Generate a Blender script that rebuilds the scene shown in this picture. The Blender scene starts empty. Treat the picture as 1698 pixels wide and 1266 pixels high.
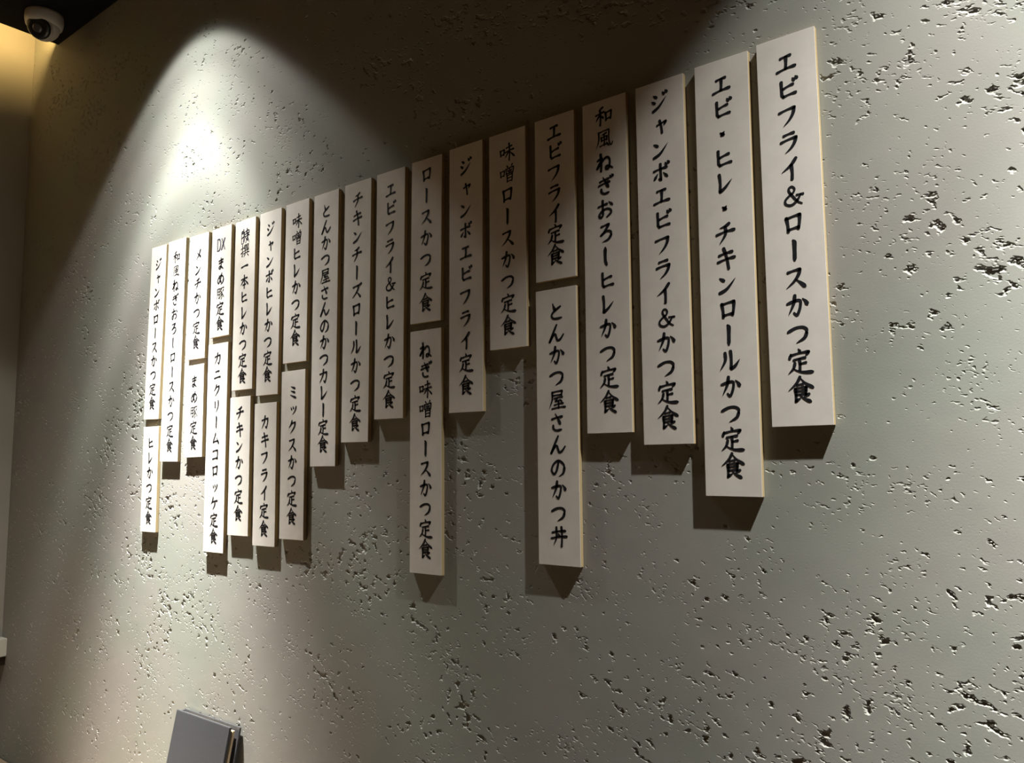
import bpy, bmesh, math, random
import numpy as np
from mathutils import Vector, Matrix
random.seed(7)
S = bpy.context.scene
COL = S.collection
W = 0.08                      # board width: the unit every measure below is taken in
T = 0.105                     # board thickness, in W
CAM_Z = 1.63                  # eye height, metres
def wp(x, y, z):              # wall units (x right, y towards the wall, z up from eye level) -> metres
    return Vector((x * W, y * W, CAM_Z + z * W))

# ------------------------------------------------------------------ camera
cam_data = bpy.data.cameras.new('camera')
cam = bpy.data.objects.new('camera', cam_data); COL.objects.link(cam)
R = Vector((0.7831014923, 0.6218609211, -0.0064068319))
U = Vector((0.0676227692, -0.0749064050, 0.9948950656))
F = Vector((-0.6182064492, 0.7795370583, 0.1007112751))
m = Matrix((R, U, -F)).transposed().to_4x4()
m.translation = wp(0, -13.2043 - T, 0)
cam.matrix_world = m
cam_data.sensor_width = 36.0
cam_data.lens = 1338.1 / 1698 * 36
cam_data.clip_start = 0.02
S.camera = cam

# ------------------------------------------------------------------ world, exposure
world = bpy.data.worlds.new('room_ambience'); S.world = world
world.use_nodes = True
bg = world.node_tree.nodes['Background']
bg.inputs['Color'].default_value = (1.0, 0.47, 0.11, 1)     # dim warm light of the dining room
bg.inputs['Strength'].default_value = 0.041
S.view_settings.view_transform = 'Standard'
S.view_settings.look = 'None'
S.view_settings.gamma = 1
S.view_settings.exposure = 0
S.view_settings.use_curve_mapping = False

# ------------------------------------------------------------------ two recessed downlights
BEAM_LEFT = [(0, 50), (3, 37), (6, 26), (9, 19), (12, 14.5), (16, 6.2), (20, 2.35), (25, 2.45), (30, 1.12), (35, 0.68),
             (40, 0.35), (43, 0.29), (45, 0.20), (47, 0.035), (49, 0.005), (52, 0.0), (90, 0.0)]
BEAM_RIGHT = [(0, 50), (3, 36), (6, 25), (9, 17.2), (12, 12.2), (16, 8.9), (20, 6.3), (25, 3.6), (30, 2.6), (35, 1.8),
              (40, 1.05), (43, 0.77), (45, 0.40), (47, 0.04), (49, 0.005), (52, 0.0), (90, 0.0)]
def ies_text(beam):                             # the lamps' measured light distribution: degrees from the axis, candela
    t = bpy.data.texts.new('downlight_beam')
    a = ' '.join(str(p[0]) for p in beam); c = ' '.join('%g' % (p[1] * 100) for p in beam)
    t.write('IESNA:LM-63-2002\nTILT=NONE\n1 1000 1 %d 1 1 2 0 0 0\n1 1 10\n%s\n0\n%s\n' % (len(beam), a, c))
    return t
def downlight(x, beam, power):
    l = bpy.data.lights.new('downlight', 'SPOT')
    l.spot_size = math.radians(110); l.spot_blend = 0.05
    l.shadow_soft_size = 0.011
    l.energy = power
    l.color = (1.0, 1.0, 0.925)
    l.use_nodes = True
    nt = l.node_tree; nt.nodes.clear()
    out = nt.nodes.new('ShaderNodeOutputLight'); em = nt.nodes.new('ShaderNodeEmission')
    ies = nt.nodes.new('ShaderNodeTexIES'); ies.mode = 'INTERNAL'; ies.ies = ies_text(beam)
    ies.inputs['Strength'].default_value = 1.0
    nt.links.new(ies.outputs[0], em.inputs['Strength']); nt.links.new(em.outputs[0], out.inputs[0])
    o = bpy.data.objects.new('downlight_beam', l); COL.objects.link(o)
    o.location = wp(x, -3.4, 17.1)
downlight(-23.5, BEAM_LEFT, 8.0)
downlight(3.1, BEAM_RIGHT, 9.3)

# ------------------------------------------------------------------ helpers
def link(name, bm, mat, parent=None, smooth=False):
    me = bpy.data.meshes.new(name)
    bm.normal_update(); bm.to_mesh(me); bm.free()
    if mat: me.materials.append(mat)
    if smooth:
        for p in me.polygons: p.use_smooth = True
    o = bpy.data.objects.new(name, me); COL.objects.link(o)
    if parent: o.parent = parent
    return o
def tag(o, label, cat, group=None):
    o['label'] = label; o['category'] = cat
    if group: o['group'] = group
    return o
def thing(name, label, cat, loc, group=None):
    o = bpy.data.objects.new(name, None); COL.objects.link(o)
    o.location = loc; o.empty_display_size = 0.05
    return tag(o, label, cat, group)
def box(bm, lo, hi, bevel=0.0):
    g = bmesh.ops.create_cube(bm, size=1.0)
    lo, hi = Vector(lo), Vector(hi)
    for v in g['verts']:
        v.co = Vector(((lo[i] + hi[i]) / 2 + v.co[i] * (hi[i] - lo[i])) for i in range(3))
    if bevel:
        es = list({e for v in g['verts'] for e in v.link_edges})
        bmesh.ops.bevel(bm, geom=es, offset=bevel, segments=2, affect='EDGES', profile=0.6)
def lathe(bm, prof, n=48, cap=True, mat=Matrix()):
    rings = []
    for r, z in prof:
        rings.append([bm.verts.new(mat @ Vector((r * math.cos(2 * math.pi * i / n), r * math.sin(2 * math.pi * i / n), z))) for i in range(n)])
    for a, b in zip(rings, rings[1:]):
        for i in range(n):
            bm.faces.new((a[i], a[(i + 1) % n], b[(i + 1) % n], b[i]))
    if cap:
        bm.faces.new(rings[0][::-1]); bm.faces.new(rings[-1])

# ------------------------------------------------------------------ materials
def material(name, color, rough=0.6, spec=0.3):
    mt = bpy.data.materials.new(name); mt.use_nodes = True
    b = mt.node_tree.nodes['Principled BSDF']
    b.inputs['Base Color'].default_value = (*color, 1)
    b.inputs['Roughness'].default_value = rough
    b.inputs['Specular IOR Level'].default_value = spec
    return mt, mt.node_tree, b
def node(nt, kind, **kw):
    n = nt.nodes.new(kind)
    for k, v in kw.items():
        if k in n.inputs: n.inputs[k].default_value = v
        else: setattr(n, k, v)
    return n
def noise(nt, vec, scale, detail=2, rough=0.5):
    n = node(nt, 'ShaderNodeTexNoise', Scale=scale, Detail=detail, Roughness=rough)
    nt.links.new(vec, n.inputs['Vector']); return n.outputs['Fac']
def maprange(nt, val, a, b, c=0.0, d=1.0, smooth=True):
    n = nt.nodes.new('ShaderNodeMapRange')
    if smooth: n.interpolation_type = 'SMOOTHSTEP'
    n.inputs[1].default_value = a; n.inputs[2].default_value = b; n.inputs[3].default_value = c; n.inputs[4].default_value = d
    nt.links.new(val, n.inputs[0]); return n.outputs[0]
def mth(nt, op, a, b):
    n = nt.nodes.new('ShaderNodeMath'); n.operation = op
    for i, v in enumerate((a, b)):
        if isinstance(v, (int, float)): n.inputs[i].default_value = v
        else: nt.links.new(v, n.inputs[i])
    return n.outputs[0]
def mixcol(nt, fac, a, b):
    n = nt.nodes.new('ShaderNodeMix'); n.data_type = 'RGBA'
    nt.links.new(fac, n.inputs['Factor'])
    n.inputs[6].default_value = (*a, 1); n.inputs[7].default_value = (*b, 1)
    return n.outputs[2]
def vary(mt3, scale, a, b, stretch=(1, 1, 1), detail=4, bump=0.0):
    mt, nt, bs = mt3
    tc = nt.nodes.new('ShaderNodeTexCoord')
    mp = node(nt, 'ShaderNodeMapping'); mp.inputs['Scale'].default_value = stretch
    nt.links.new(tc.outputs['Object'], mp.inputs['Vector'])
    f = noise(nt, mp.outputs[0], scale, detail, 0.6)
    nt.links.new(mixcol(nt, maprange(nt, f, 0.3, 0.7), a, b), bs.inputs['Base Color'])
    if bump:
        bp = node(nt, 'ShaderNodeBump', Strength=0.5, Distance=bump)
        nt.links.new(f, bp.inputs['Height']); nt.links.new(bp.outputs[0], bs.inputs['Normal'])
    return mt

def plaster(name):
    mt, nt, bs = material(name, (0.34, 0.34, 0.31), 0.85, 0.15)
    mt.displacement_method = 'BOTH'
    tc = nt.nodes.new('ShaderNodeTexCoord'); ob = tc.outputs['Object']
    mp = node(nt, 'ShaderNodeMapping'); mp.vector_type = 'TEXTURE'
    mp.inputs['Scale'].default_value = (1.55, 1, 1.0)
    mp.inputs['Rotation'].default_value = (0, math.radians(18), 0)
    nt.links.new(ob, mp.inputs['Vector'])
    v = mp.outputs[0]
    tone = noise(nt, ob, 2.4, 3, 0.6)
    col = mixcol(nt, maprange(nt, tone, 0.35, 0.65), (0.328, 0.342, 0.308), (0.358, 0.338, 0.318))
    nt.links.new(col, bs.inputs['Base Color'])
    cluster = noise(nt, v, 10.0, 2, 0.6)
    shift = mth(nt, 'MULTIPLY', mth(nt, 'SUBTRACT', cluster, 0.5), 0.60)
    zone = mth(nt, 'MULTIPLY', mth(nt, 'SUBTRACT', noise(nt, ob, 1.7, 1, 0.5), 0.5), 0.25)      # some trowel passes tore more than others
    pit = maprange(nt, mth(nt, 'ADD', noise(nt, v, 86.0, 2, 0.5), mth(nt, 'ADD', shift, zone)), 0.625, 0.745)
    cluster2 = noise(nt, v, 17.0, 2, 0.6)
    tiny = noise(nt, v, 180.0, 1, 0.5)
    pit2 = maprange(nt, mth(nt, 'ADD', tiny, mth(nt, 'MULTIPLY', mth(nt, 'SUBTRACT', cluster2, 0.5), 0.7)), 0.665, 0.83)
    swell = noise(nt, ob, 8.0, 2, 0.5)
    grit = noise(nt, ob, 420.0, 2, 0.5)
    h = mth(nt, 'MULTIPLY', pit, -1.0)
    h = mth(nt, 'ADD', h, mth(nt, 'MULTIPLY', pit2, -0.30))
    h = mth(nt, 'ADD', h, mth(nt, 'MULTIPLY', swell, 0.45))
    h = mth(nt, 'ADD', h, mth(nt, 'MULTIPLY', grit, 0.03))
    ds = node(nt, 'ShaderNodeDisplacement', Midlevel=0.45, Scale=0.0023)
    nt.links.new(h, ds.inputs['Height'])
    nt.links.new(ds.outputs[0], nt.nodes['Material Output'].inputs['Displacement'])
    return mt
M_PLASTER = plaster('torn_grey_plaster')
M_ENDWALL = vary(material('smooth_plaster', (0.34, 0.33, 0.29), 0.9, 0.1), 3.0, (0.33, 0.325, 0.29), (0.355, 0.34, 0.31), bump=0.001)
M_CEIL = vary(material('black_ceiling_paint', (0.01, 0.01, 0.011), 0.8, 0.1), 5, (0.008, 0.008, 0.009), (0.012, 0.012, 0.013))
M_COVE = vary(material('cove_paint', (0.2, 0.19, 0.17), 0.9, 0.1), 5, (0.19, 0.18, 0.16), (0.22, 0.21, 0.19))
M_FLOOR = vary(material('dark_floor', (0.06, 0.05, 0.045), 0.5, 0.3), 4, (0.02, 0.017, 0.015), (0.032, 0.027, 0.023))
M_SHEET = vary(material('white_washi_sheet', (0.70, 0.66, 0.62), 0.75, 0.2), 28, (0.775, 0.725, 0.685), (0.835, 0.785, 0.74), detail=5, bump=0.0002)
M_CORE = vary(material('pale_wood_core', (0.7, 0.55, 0.33), 0.6, 0.2), 30, (0.44, 0.33, 0.18), (0.50, 0.39, 0.225), stretch=(1, 1, 0.1))
M_INK = vary(material('black_ink', (0.012, 0.012, 0.016), 0.55, 0.25), 60, (0.010, 0.010, 0.014), (0.018, 0.018, 0.024))
M_NAVY = vary(material('navy_ink', (0.02, 0.02, 0.06), 0.55, 0.25), 60, (0.02, 0.02, 0.06), (0.03, 0.03, 0.085))
M_WHITE = vary(material('white_plastic', (0.62, 0.6, 0.57), 0.4, 0.4), 20, (0.6, 0.58, 0.55), (0.64, 0.62, 0.59))
M_BLACK = vary(material('black_plastic', (0.015, 0.015, 0.016), 0.3, 0.5), 20, (0.012, 0.012, 0.013), (0.02, 0.02, 0.021))
M_LENS = vary(material('lens_glass', (0.08, 0.075, 0.08), 0.15, 0.6), 10, (0.075, 0.07, 0.075), (0.09, 0.085, 0.09))
M_LEATHER = vary(material('dark_grey_leatherette', (0.045, 0.045, 0.05), 0.42, 0.5), 420, (0.038, 0.038, 0.043), (0.055, 0.055, 0.06), detail=3, bump=0.0004)
M_PAPER = vary(material('tan_page_edges', (0.6, 0.47, 0.3), 0.8, 0.2), 90, (0.55, 0.42, 0.27), (0.66, 0.52, 0.34), stretch=(6, 6, 0.2))
M_WOOD = vary(material('table_wood', (0.3, 0.21, 0.13), 0.5, 0.3), 14, (0.22, 0.16, 0.105), (0.28, 0.205, 0.14), stretch=(0.12, 1.5, 1))
M_TRIM = vary(material('pale_trim_paint', (0.55, 0.54, 0.48), 0.6, 0.3), 12, (0.53, 0.52, 0.46), (0.57, 0.56, 0.5))
M_TRIM_SHADE = vary(material('painted_trim_shade', (0.02, 0.012, 0.008), 0.6, 0.2), 14, (0.016, 0.01, 0.007), (0.025, 0.015, 0.01))  # near-black colour standing in for the shadow below the pale trim
def lamp_mat(name, color, strength):
    mt = bpy.data.materials.new(name); mt.use_nodes = True
    nt = mt.node_tree; nt.nodes.clear()
    out = nt.nodes.new('ShaderNodeOutputMaterial'); em = nt.nodes.new('ShaderNodeEmission')
    em.inputs[0].default_value = (*color, 1); em.inputs[1].default_value = strength
    nt.links.new(em.outputs[0], out.inputs[0]); return mt
M_LED = lamp_mat('warm_led', (1.0, 0.64, 0.21), 58.0)

# ------------------------------------------------------------------ the room
CEIL = 17.35
XE = -36.8                                     # end wall
def structure(name, bm, mat):
    o = link(name, bm, mat); o['kind'] = 'structure'; return o
Y0, ZF = -42.0, -CAM_Z / W                      # how far the room is built out, floor level
def plaster_wall():
    # a solid wall whose room side is finely gridded, so the torn plaster relief is real depth
    xs = [XE - 1.5, XE]; x = XE
    while x < 0.4:                              # finer towards the near end
        x += max(0.017, 0.050 - (x - XE) / 37.2 * 0.034); xs.append(x)
    xs += [2.0, 6.0, 12.0]
    zs = [ZF, -16.0, -12.5]; z = -12.5
    while z < CEIL: z += 0.030 if z < 9 else 0.045; zs.append(z)
    zs += [CEIL + 2, CEIL + 4]
    nx, nz = len(xs), len(zs)
    X, Z = np.meshgrid(np.array(xs) * W, np.array(zs) * W + CAM_Z)
    co = np.stack([X.ravel(), np.zeros(nx * nz), Z.ravel()], 1)
    i = (np.arange(nz - 1)[:, None] * nx + np.arange(nx - 1)[None, :]).ravel()
    quads = np.stack([i, i + 1, i + 1 + nx, i + nx], 1)
    x0, x1, z0, z1, d = xs[0] * W, xs[-1] * W, zs[0] * W + CAM_Z, zs[-1] * W + CAM_Z, 1.5 * W
    n = len(co)
    back = np.array([(x0, d, z0), (x1, d, z0), (x1, d, z1), (x0, d, z1), (x0, 0.003, z0), (x1, 0.003, z0), (x1, 0.003, z1), (x0, 0.003, z1)])
    bq = np.array([(1, 0, 3, 2), (0, 1, 5, 4), (1, 2, 6, 5), (2, 3, 7, 6), (3, 0, 4, 7)]) + n
    co = np.vstack([co, back]); quads = np.vstack([quads, bq])
    me = bpy.data.meshes.new('wall_back')
    me.vertices.add(len(co)); me.vertices.foreach_set('co', co.astype(np.float32).ravel())
    me.loops.add(quads.size); me.loops.foreach_set('vertex_index', quads.astype(np.int32).ravel())
    me.polygons.add(len(quads)); me.polygons.foreach_set('loop_start', np.arange(0, quads.size, 4, dtype=np.int32))
    me.update(calc_edges=True)
    me.polygons.foreach_set('use_smooth', np.r_[np.ones(len(quads) - 5, bool), np.zeros(5, bool)])
    me.materials.append(M_PLASTER)
    o = bpy.data.objects.new('wall_back', me); COL.objects.link(o); o['kind'] = 'structure'
plaster_wall()
bm = bmesh.new(); box(bm, wp(XE - 1.5, Y0, ZF), wp(XE, 0, CEIL + 4)); structure('wall_left', bm, M_ENDWALL)
bm = bmesh.new(); box(bm, wp(XE - 1.5, Y0, ZF - 1), wp(12, 1.5, ZF)); structure('floor', bm, M_FLOOR)
bm = bmesh.new(); box(bm, wp(-34.4, Y0, CEIL), wp(12, 0, CEIL + 0.35)); structure('ceiling', bm, M_CEIL)
bm = bmesh.new(); box(bm, wp(XE - 1.5, Y0, CEIL + 4), wp(12, 1.5, CEIL + 4.6)); structure('ceiling_slab', bm, M_COVE)
bm = bmesh.new(); box(bm, wp(XE, Y0, -7.5), wp(XE + 0.55, 0, -6.8), 0.003); structure('trim_1', bm, M_TRIM)
bm = bmesh.new(); box(bm, wp(XE, Y0, -7.85), wp(XE + 0.45, 0, -7.5), 0.002); structure('trim_shade', bm, M_TRIM_SHADE)  # dark strip added under the rail, its shade painted as colour
# warm light strip lying on the back of the dropped ceiling, hidden from below
bm = bmesh.new(); box(bm, wp(-34.12, Y0 + 1, CEIL + 0.36), wp(-33.95, -0.2, CEIL + 0.72), 0.002)
tag(link('led_strip', bm, M_LED), 'warm light strip in the cove above the black ceiling edge', 'light strip')

# ------------------------------------------------------------------ brush lettering
# each glyph: strokes in a 100 x 100 square (y down); first letter is the brush movement
G = {
'エ': 'h 28,26 70,20|v 51,24 48,74|h 12,82 88,70',
'ヒ': 'h 34,46 76,34|p 28,14 29,70 36,80|h 34,80 86,72',
'フ': 'h 14,32 78,20|t 76,22 70,46 54,70 30,92',
'ラ': 'h 28,20 70,13|h 16,46 80,34|t 78,36 70,58 54,78 32,94',
'イ': 't 74,8 50,36 14,60|v 54,34 55,94',
'&': 's 86,50 70,74 48,88 27,82 23,66 38,50 56,38 62,23 52,12 40,18 41,32 54,52 72,76 90,88|h 70,50 96,50',
'ロ': 'v 24,26 30,84|h 24,30 80,19|v 78,20 71,76|h 30,77 72,70',
'ー': 'q 46,8 52,18 52,50 51,92',
'ス': 'h 20,26 70,17|t 69,18 62,40 42,66 12,90|g 50,56 68,70 88,90',
'か': 's 12,40 46,30 62,30 66,40 61,66 50,88 38,78|t 44,8 38,42 16,86|g 74,24 86,36 92,50',
'つ': 's 10,42 40,28 68,26 84,36 84,52|t 84,50 74,70 42,88',
'定': 'g 48,3 55,15|d 20,20 15,38|h 20,26 86,16|t 85,17 72,32|h 30,44 72,37|v 51,42 51,82|h 52,60 74,55|t 34,54 28,74 8,94|g 26,74 46,85 68,90 98,90',
'食': 't 50,2 36,26 6,52|g 52,8 68,26 96,44|h 38,33 60,29|h 30,46 72,41|v 70,42 68,68|h 32,57 68,53|h 32,69 68,65|v 31,46 32,92|t 32,90 52,78|t 80,66 58,78|g 46,68 62,82 86,94',
'ジ': 'd 22,16 38,28|d 13,42 29,54|t 18,90 50,72 86,32|d 68,8 76,20|d 82,2 90,13',
'ャ': 'h 30,50 80,36|t 79,37 66,58|v 45,26 57,92',
'ン': 'd 18,24 38,37|t 16,88 50,72 88,30',
'ボ': 'h 14,40 80,30|p 48,10 50,86 40,78|g 34,54 17,78|g 62,52 82,74|d 72,8 79,19|d 84,2 91,12',
'レ': 'v 30,10 32,84|t 32,86 56,70 86,38',
'和': 't 46,6 20,20|h 6,40 52,31|v 30,18 30,94|t 29,40 4,72|d 33,46 48,60|v 60,36 62,76|h 60,40 92,32|v 91,33 87,72|h 62,71 88,66',
'風': 't 20,12 20,54 4,94|h 20,16 78,9|s 78,10 76,50 82,80 90,86 98,72|t 64,22 34,30|v 34,40 36,60|h 34,43 66,38|v 66,38 64,58|h 36,58 64,54|v 50,28 50,82|h 26,84 68,76|d 62,68 76,86',
'ね': 'v 29,8 30,92|s 10,38 36,28 22,54 6,78|s 10,76 38,44 60,28 76,36 79,60 72,84 58,84 60,72 76,74 94,86',
'ぎ': 'h 22,30 70,20|h 16,48 76,36|g 40,8 54,34 70,62|s 30,64 32,80 48,90 72,86|d 78,6 84,17|d 89,2 95,12',
'お': 'h 12,36 60,27|p 36,8 37,80|s 37,80 26,88 16,78 30,60 56,50 78,58 80,74 58,90|g 70,18 90,36',
'ろ': 'h 26,20 68,12|t 67,14 48,38 22,64|s 22,62 52,44 76,48 80,66|t 80,64 64,84 30,94',
'し': 'q 46,6 45,40 46,72 54,92',
'メ': 't 72,12 54,48 14,90|g 28,34 54,50 78,70',
'チ': 't 68,10 48,21 24,26|h 10,54 90,40|t 50,24 50,56 22,96',
'ま': 'h 22,28 76,19|h 24,46 74,38|s 50,6 51,40 50,72 38,86 24,78 34,67 56,72 78,88',
'め': 'g 28,20 40,50 58,78|s 64,10 50,46 28,82 13,70 22,46 52,27 80,36 88,56|t 88,54 78,78 50,94',
'豚': 't 14,14 14,60 2,94|h 14,17 38,12|p 38,12 38,88 30,80|h 16,37 36,34|h 16,57 36,54|h 46,16 94,8|t 66,14 42,42|s 54,30 72,48 74,74 60,94|t 66,40 40,62|t 70,56 40,86|t 92,24 74,44|g 72,44 98,80',
'カ': 'h 14,38 80,27|s 79,28 76,58 64,88 52,78|t 48,8 42,46 12,92',
'ニ': 'h 28,32 72,26|h 12,78 88,69',
'ク': 't 44,10 32,36 10,56|h 40,29 78,21|t 77,23 66,54 26,94',
'リ': 'v 30,18 32,58|t 70,10 70,52 44,94',
'ム': 's 50,12 34,46 20,74|h 18,78 80,68|g 62,46 90,88',
'コ': 'h 18,28 78,20|v 77,22 74,78|h 16,82 80,76',
'ッ': 'd 24,36 33,54|d 46,30 54,47|t 82,32 70,62 40,90',
'ケ': 't 38,8 30,34 10,56|h 32,40 90,31|t 62,38 58,64 32,96',
'特': 't 20,14 8,36|h 14,34 46,27|v 30,4 30,94|t 4,68 46,50|h 54,22 90,16|v 71,4 71,38|h 48,43 98,34|h 48,61 98,52|p 80,44 80,92 70,84|d 56,68 66,80',
'撰': 'h 2,34 34,27|p 20,6 20,90 10,82|t 2,66 36,50|h 40,12 60,8|v 60,8 58,22|h 42,24 60,21|p 42,14 42,35|h 42,36 62,33|h 68,9 92,5|v 91,6 88,20|h 70,22 90,19|p 70,12 70,33|h 70,34 94,31|h 40,52 96,44|v 54,38 54,66|v 79,36 79,64|h 32,70 100,62|t 54,74 36,94|d 74,72 94,90',
'一': 'h 12,56 88,46',
'本': 'h 14,34 86,24|v 50,4 51,96|t 48,32 8,74|g 52,32 98,72|h 34,73 68,68',
'キ': 'h 18,36 78,24|h 12,64 88,49|v 40,6 60,96',
'味': 'v 6,34 9,64|h 6,37 32,32|v 32,32 29,60|h 9,61 30,57|h 46,27 84,20|h 38,50 96,40|v 65,4 65,96|t 62,48 36,80|g 66,46 100,80',
'噌': 'v 6,34 9,64|h 6,37 32,32|v 32,32 29,60|h 9,61 30,57|d 48,6 56,18|t 86,4 76,18|v 43,26 45,54|h 43,28 94,20|v 93,21 88,52|v 67,24 67,52|d 54,32 60,42|d 82,30 75,41|h 45,53 90,49|v 50,60 51,96|h 50,63 86,57|v 85,58 82,94|h 52,78 83,74|h 51,94 83,91',
'ミ': 'g 28,16 72,30|g 28,44 70,56|g 22,70 82,92',
'と': 'g 32,10 38,28 46,46|s 78,28 40,50 25,68 34,84 56,87 84,84',
'ん': 's 54,8 34,46 10,94 34,60 46,56 52,72 60,86 76,80 94,58',
'屋': 'h 22,14 82,8|v 80,9 76,28|h 24,31 78,27|t 22,12 22,50 2,96|h 34,44 82,37|s 54,42 40,58 66,53|d 66,48 78,60|v 59,60 59,90|h 34,76 86,68|h 20,94 98,86',
'さ': 'h 18,36 78,24|g 38,8 54,34 68,60|s 26,64 28,82 46,90 74,86',
'の': 's 54,22 42,66 26,82 13,62 26,34 54,18 82,34 88,54|t 88,52 80,78 54,94',
'ル': 't 32,16 32,50 8,90|v 56,10 57,82|t 58,84 76,72 96,46',
'丼': 'h 12,34 88,24|h 6,62 96,50|t 36,8 36,56 18,96|v 65,6 65,98|d 47,38 55,52',
'・': 'd 40,44 56,56|d 58,42 46,57',
'D': 'l 10,10 10,90|m 10,10 28,12 42,30 44,52 40,72 28,88 10,90',
'X': 'l 58,10 94,90|l 94,10 54,90',
}
DAKU = '|d 76,6 83,17|d 88,1 94,11'
G['ビ'] = G['ヒ'] + '|d 74,8 81,19|d 86,3 93,13'
G['ズ'] = G['ス'] + DAKU
DENSE = {'定': 9.2, '食': 9.0, '風': 7.2, '豚': 6.8, '特': 7.2, '撰': 6.4, '味': 8.4, '噌': 7.0, '屋': 8.6, '和': 9.0, '本': 10, '丼': 10, '一': 12, '&': 9.5, 'D': 5, 'X': 5}
PROF = {  # (position along stroke, width factor)
 'h': [(0, .85), (.12, .8), (.35, .62), (.7, .72), (.92, 1.12), (1, .95)],
 'v': [(0, 1.05), (.15, 1.05), (.5, .85), (.85, .9), (1, .95)],
 't': [(0, .95), (.15, 1.08), (.5, .85), (.8, .5), (1, .12)],
 'g': [(0, .35), (.3, .6), (.75, 1.15), (.92, 1.2), (1, .7)],
 'd': [(0, .4), (.5, 1.0), (.85, 1.15), (1, .9)],
 's': [(0, .7), (.1, .95), (.5, .78), (.85, .9), (1, .6)],
 'q': [(0, .6), (.12, 1.3), (.5, 1.08), (.9, 1.1), (1, .6)],
 'p': [(0, 1.0), (.5, .85), (.9, .95), (1, .6)],
 'l': [(0, 1), (1, 1)], 'm': [(0, 1), (1, 1)],
}
def prof(kind, s):
    p = PROF[kind]
    for (a, x), (b, y) in zip(p, p[1:]):
        if s <= b: return x + (y - x) * (s - a) / (b - a)
    return p[-1][1]
def path(kind, pts):
    if kind in 'tgsqm' and len(pts) > 2:
        out = []; q = [pts[0]] + pts + [pts[-1]]
        for i in range(1, len(q) - 2):
            p0, p1, p2, p3 = q[i - 1:i + 3]
            for k in range(7):
                t = k / 7
                out.append(0.5 * (2 * p1 + (p2 - p0) * t + (2 * p0 - 5 * p1 + 4 * p2 - p3) * t * t + (3 * p1 - p0 - 3 * p2 + p3) * t ** 3))
        out.append(pts[-1]); return out
    out = []
    for a, b in zip(pts, pts[1:]):
        n = max(3, int((b - a).length / 8))
        out += [a + (b - a) * (k / n) for k in range(n)]
    out.append(pts[-1])
    if kind in 'hv' and len(pts) == 2:            # a written stroke bows a little
        d = pts[1] - pts[0]; nrm = Vector((-d.y, d.x))
        out = [p + nrm * (-0.035 * math.sin(math.pi * i / (len(out) - 1))) for i, p in enumerate(out)]
    return out
def stroke(bm, kind, pts, w, place):
    p = path(kind, pts); L = [0.0]
    for a, b in zip(p, p[1:]): L.append(L[-1] + (b - a).length)
    tot = L[-1] or 1
    ws = [w * prof(kind, l / tot) / 2 for l in L]
    nrm = []
    for i in range(len(p)):
        d = p[min(i + 1, len(p) - 1)] - p[max(i - 1, 0)]
        d = d.normalized() if d.length else Vector((1, 0)); nrm.append(Vector((-d.y, d.x)))
    A = [bm.verts.new(place(q + n * r)) for q, n, r in zip(p, nrm, ws)]
    B = [bm.verts.new(place(q - n * r)) for q, n, r in zip(p, nrm, ws)]
    for i in range(len(p) - 1): bm.faces.new((A[i], A[i + 1], B[i + 1], B[i]))
    if kind in 'lm': return
    for i, va, vb in ((0, A[0], B[0]), (len(p) - 1, A[-1], B[-1])):     # rounded, slightly slanted brush ends
        n, r = nrm[i], ws[i]; ax = Vector((n.y, -n.x)) * (1 if i else -1)
        arc = [va] + [bm.verts.new(place(p[i] + n * (r * math.cos(a)) + ax * (r * 0.8 * math.sin(a)))) for a in (math.pi * k / 6 for k in range(1, 6))] + [vb]
        bm.faces.new(arc)
def glyph(bm, ch, cx, cz, em, y, weight=1.0, sx=1.0):
    base = DENSE.get(ch, 11.5) * weight * (1.0 if ch in 'DX' else 1.28 if ch in DENSE else 1.27)
    for st in G[ch].split('|'):
        kind, *pt = st.split()
        pts = [Vector([float(c) for c in q.split(',')]) for q in pt]
        stroke(bm, kind, pts, base, lambda q: Vector((cx + (q.x - 50) / 100 * em * sx, y, cz - (q.y - 50) / 100 * em)))

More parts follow.
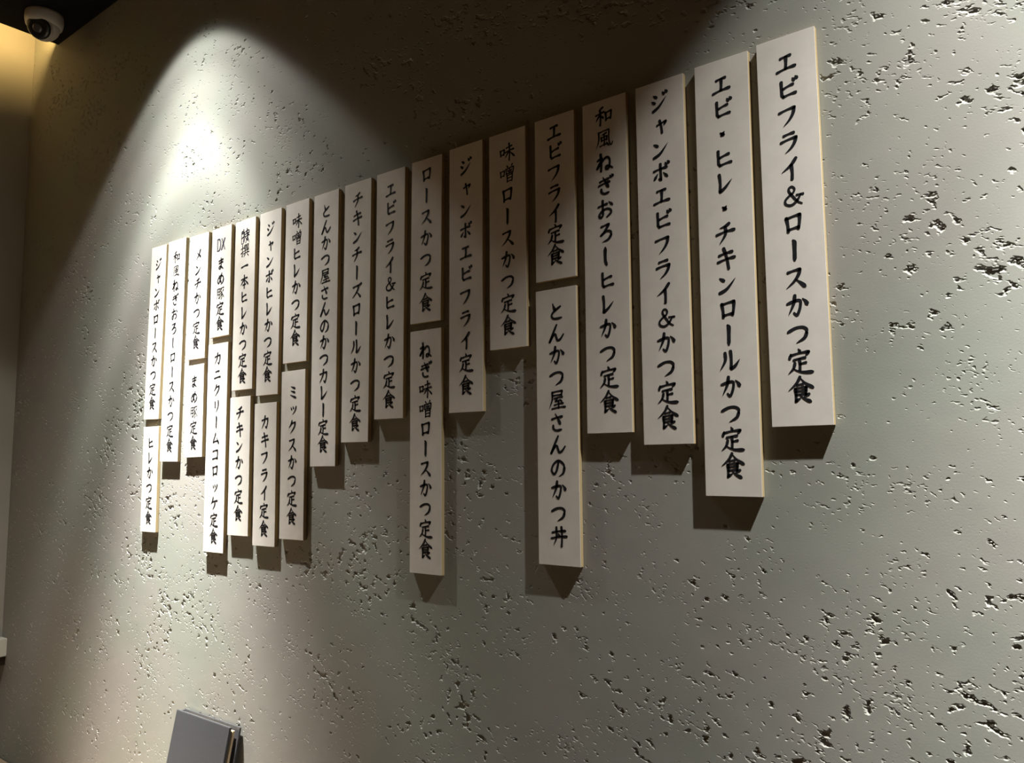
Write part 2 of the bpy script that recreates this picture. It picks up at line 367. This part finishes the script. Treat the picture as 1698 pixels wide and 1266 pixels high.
# ------------------------------------------------------------------ the menu boards
# text, centre x, width, top, bottom (W units), lean in degrees, first and last letter height, what sets it apart
BOARDS = [
 ('ジャンボロースかつ定食', -25.36, .94, 7.21, 1.49, 1.2, 6.60, 2.01, 'leftmost upper menu board, white, reading %s'),
 ('ヒレかつ定食', -25.37, .95, 1.25, -2.11, -.5, .71, -1.66, 'short lower white menu board at far left, reading %s'),
 ('和風ねぎおろしロースかつ定食', -24.20, 1.06, 7.22, .12, .5, 6.66, .62, 'long white menu board second from the left, reading %s'),
 ('メンチかつ定食', -22.87, 1.06, 7.15, 3.24, .46, 6.51, 3.76, 'upper white menu board above another short one, reading %s'),
 ('まめ豚定食', -22.86, 1.03, 3.06, .24, -.9, 2.54, .67, 'shortest white menu board, in the lower row, reading %s'),
 ('まめ豚定食', -21.60, 1.03, 7.15, 3.81, -.25, 6.02, 4.20, 'short upper white menu board headed DX in thin letters, reading DX%s'),
 ('カニクリームコロッケ定食', -21.60, 1.04, 3.60, -2.52, -.43, 3.15, -2.06, 'longest lower-row white menu board, under the DX one, reading %s'),
 ('特撰一本ヒレかつ定食', -20.36, 1.01, 7.14, 2.14, -.27, 6.67, 2.53, 'upper white menu board just right of the DX one, reading %s'),
 ('チキンかつ定食', -20.38, 1.0, 1.94, -1.98, -.5, 1.48, -1.36, 'lower white menu board right of the crab croquette one, reading %s'),
 ('ジャンボヒレかつ定食', -19.14, 1.0, 7.15, 1.92, -.03, 6.63, 2.49, 'sixth upper white menu board from the left, reading %s'),
 ('カキフライ定食', -19.15, 1.01, 1.70, -2.20, -.7, 1.17, -1.73, 'lower white menu board with the fried oyster dish, reading %s'),
 ('味噌ヒレかつ定食', -17.92, 1.01, 7.16, 2.73, 0, 6.62, 3.39, 'seventh upper white menu board from the left, reading %s'),
 ('ミックスかつ定食', -17.93, 1.02, 2.51, -1.96, -.55, 1.94, -1.36, 'lower white menu board with the mixed cutlet dish, reading %s'),
 ('とんかつ屋さんのかつカレー定食', -16.68, 1.0, 7.15, -.05, -.14, 6.66, .51, 'long single menu board with the curry dish, reading %s'),
 ('チキンチーズロールかつ定食', -15.44, 1.0, 7.16, .54, .13, 6.69, 1.02, 'single menu board right of the curry one, reading %s'),
 ('エビフライ&ヒレかつ定食', -14.23, .99, 7.16, 1.07, .13, 6.67, 1.53, 'single menu board left of the stacked board pair at centre, reading %s'),
 ('ロースかつ定食', -13.01, .98, 7.17, 3.26, .4, 6.78, 3.72, 'upper board of the stacked pair at centre, reading %s'),
 ('ねぎ味噌ロースかつ定食', -13.0, .99, 3.08, -2.46, -.25, 2.60, -1.91, 'long lower board of the stacked pair at centre, reading %s'),
 ('ジャンボエビフライ定食', -11.77, .99, 7.19, 1.12, .03, 6.68, 1.71, 'dim single menu board right of the centre pair, reading %s'),
 ('味噌ロースかつ定食', -10.57, 1.0, 7.18, 2.42, -.03, 6.71, 2.91, 'dim short single menu board over a patch of bare wall, reading %s'),
 ('エビフライ定食', -9.32, .99, 7.18, 3.72, .04, 6.83, 4.23, 'short dim upper board of the right-hand stacked pair, reading %s'),
 ('とんかつ屋さんのかつ丼', -9.32, 1.0, 3.53, -2.01, -.16, 3.06, -1.44, 'long lower board of the right-hand stacked pair, reading %s'),
 ('和風ねぎおろしヒレかつ定食', -8.11, 1.0, 7.18, .56, .02, 6.84, 1.15, 'fourth menu board from the right, reading %s'),
 ('ジャンボエビフライ&かつ定食', -6.88, 1.0, 7.18, .32, -.12, 6.77, .80, 'third menu board from the right, reading %s'),
 ('エビ・ヒレ・チキンロールかつ定食', -5.66, 1.01, 7.20, -.59, .2, 6.72, -.07, 'longest menu board, second from the right, reading %s'),
 ('エビフライ&ロースかつ定食', -4.47, 1.0, 7.24, .57, -.2, 6.75, 1.16, 'rightmost and nearest menu board, reading %s'),
]
SHEET = 0.0007
for text, cx, w, zt, zb, lean, g0, g1, lab in BOARDS:
    r = thing('menu_board', lab % text, 'menu board', wp(cx, 0, (zt + zb) / 2), 'menu boards hung on the plaster wall')
    r.rotation_euler = (0, math.radians(-lean) * -1, 0)
    hw, hh, t = w * W / 2, (zt - zb) * W / 2, T * W
    bm = bmesh.new(); box(bm, (-hw, -t + SHEET, -hh), (hw, 0, hh), 0.0006); o = link('board', bm, M_CORE, r); o['label'] = 'pale wooden board'
    bm = bmesh.new(); box(bm, (-hw, -t, -hh), (hw, -t + SHEET, hh), 0.0003); o = link('face_sheet', bm, M_SHEET, r); o['label'] = 'white paper face'
    bm = bmesh.new(); mid = (zt + zb) / 2
    n = len(text)
    for i, ch in enumerate(text):
        z = (g0 + (g1 - g0) * i / (n - 1) - mid) * W
        x = 0.0
        em = 0.46 * W
        if ch in 'ャッ': em *= 0.82; x = 0.02 * W
        elif ch in '定食': em *= 0.98
        else: em *= 0.9
        glyph(bm, ch, x, z, em, -t - 0.00025)
    o = link('lettering', bm, M_INK, r); o['label'] = 'black brush lettering'
    if 'DX' in lab:
        bm = bmesh.new()
        for ch in 'DX': glyph(bm, ch, 0, (6.62 - mid) * W, 0.46 * W, -t - 0.00025, 1.0)
        o = link('latin_lettering', bm, M_NAVY, r); o['label'] = 'thin navy letters DX'

# ------------------------------------------------------------------ ceiling security camera
def security_camera():
    c = wp(-32.45, -1.30, CEIL)
    r = thing('security_camera', 'white dome security camera with black lens under the dark ceiling', 'security camera', c)
    bm = bmesh.new()
    lathe(bm, [(.62 * W, 0), (.66 * W, -.02 * W), (.67 * W, -.12 * W), (.665 * W, -.30 * W), (.63 * W, -.46 * W), (.55 * W, -.52 * W)], 56)
    link('base', bm, M_WHITE, r, True)
    bc = Vector((0, 0, -.46 * W)); rad = .56 * W
    d = Vector((.45, -.55, -.50)).normalized()
    q = d.to_track_quat('Z', 'Y').to_matrix().to_4x4(); q.translation = bc
    bm = bmesh.new()
    pr = [(0.001, -rad)] + [(rad * math.sin(a), -rad * math.cos(a)) for a in (math.pi * k / 24 for k in range(1, 18))]
    pr += [(.46 * W, .36 * W), (.42 * W, .35 * W)]
    lathe(bm, pr, 48, True, q)
    link('eyeball', bm, M_WHITE, r, True)
    bm = bmesh.new()
    lathe(bm, [(.43 * W, .34 * W), (.43 * W, .42 * W), (.39 * W, .47 * W), (.22 * W, .52 * W), (.19 * W, .50 * W)], 40, True, q)
    o = link('lens_cover', bm, M_BLACK, r, True); o['label'] = 'black lens ring'; lc = o
    bm = bmesh.new()
    lathe(bm, [(.19 * W, .50 * W), (.18 * W, .53 * W), (.11 * W, .555 * W), (.04 * W, .565 * W)], 32, True, q)
    link('lens', bm, M_LENS, lc, True)
security_camera()

# ------------------------------------------------------------------ table and the standing menu folder
TZ = -11.35
def table():
    r = thing('dining_table', 'wooden dining table top at the lower left corner of the wall', 'table', wp(-28, -5, ZF))
    z = TZ * W + CAM_Z
    bm = bmesh.new(); box(bm, wp(-36.7, -9.5, TZ - .4) - r.location, wp(-19, -.05, TZ) - r.location, 0.003); link('tabletop', bm, M_WOOD, r)
    for x in (-35.8, -20):
        for y in (-8.8, -.9):
            bm = bmesh.new(); box(bm, wp(x - .35, y - .35, ZF) - r.location, wp(x + .35, y + .35, TZ - .4) - r.location, 0.003)
            link('leg', bm, M_WOOD, r)
table()
def folder():
    # leans back against the wall: foot on the table, top edge against the plaster
    top_z, b = -7.15, 0.80
    h = math.hypot(top_z - TZ, b) * W
    ang = math.atan2(b, top_z - TZ)
    r = thing('menu_folder', 'dark grey leatherette menu folder leaning on the wall, tan pages inside', 'menu folder', wp(-21.45, -b - .02, TZ + .02))
    r.rotation_euler = (-ang, 0, 0)
    hw, th = 2.85 * W / 2, .30 * W
    c = .055 * W
    bm = bmesh.new(); box(bm, (-hw, -c, 0), (hw, 0, h), 0.0018); link('back_cover', bm, M_LEATHER, r)
    bm = bmesh.new(); box(bm, (-hw, -th, 0), (hw - .12 * W, -th + c * 1.5, h - .01 * W), 0.0022); link('front_cover', bm, M_LEATHER, r)
    bm = bmesh.new(); box(bm, (-hw - .0005, -th + .02 * W, .02 * W), (-hw + c, -.02 * W, h - .03 * W), 0.0012); link('spine', bm, M_LEATHER, r)
    bm = bmesh.new(); box(bm, (-hw + c, -th * .62, .1 * W), (hw - .1 * W, -th * .40, h - .10 * W), 0.001); o = link('pages', bm, M_PAPER, r); o['label'] = 'tan page edges'
folder()
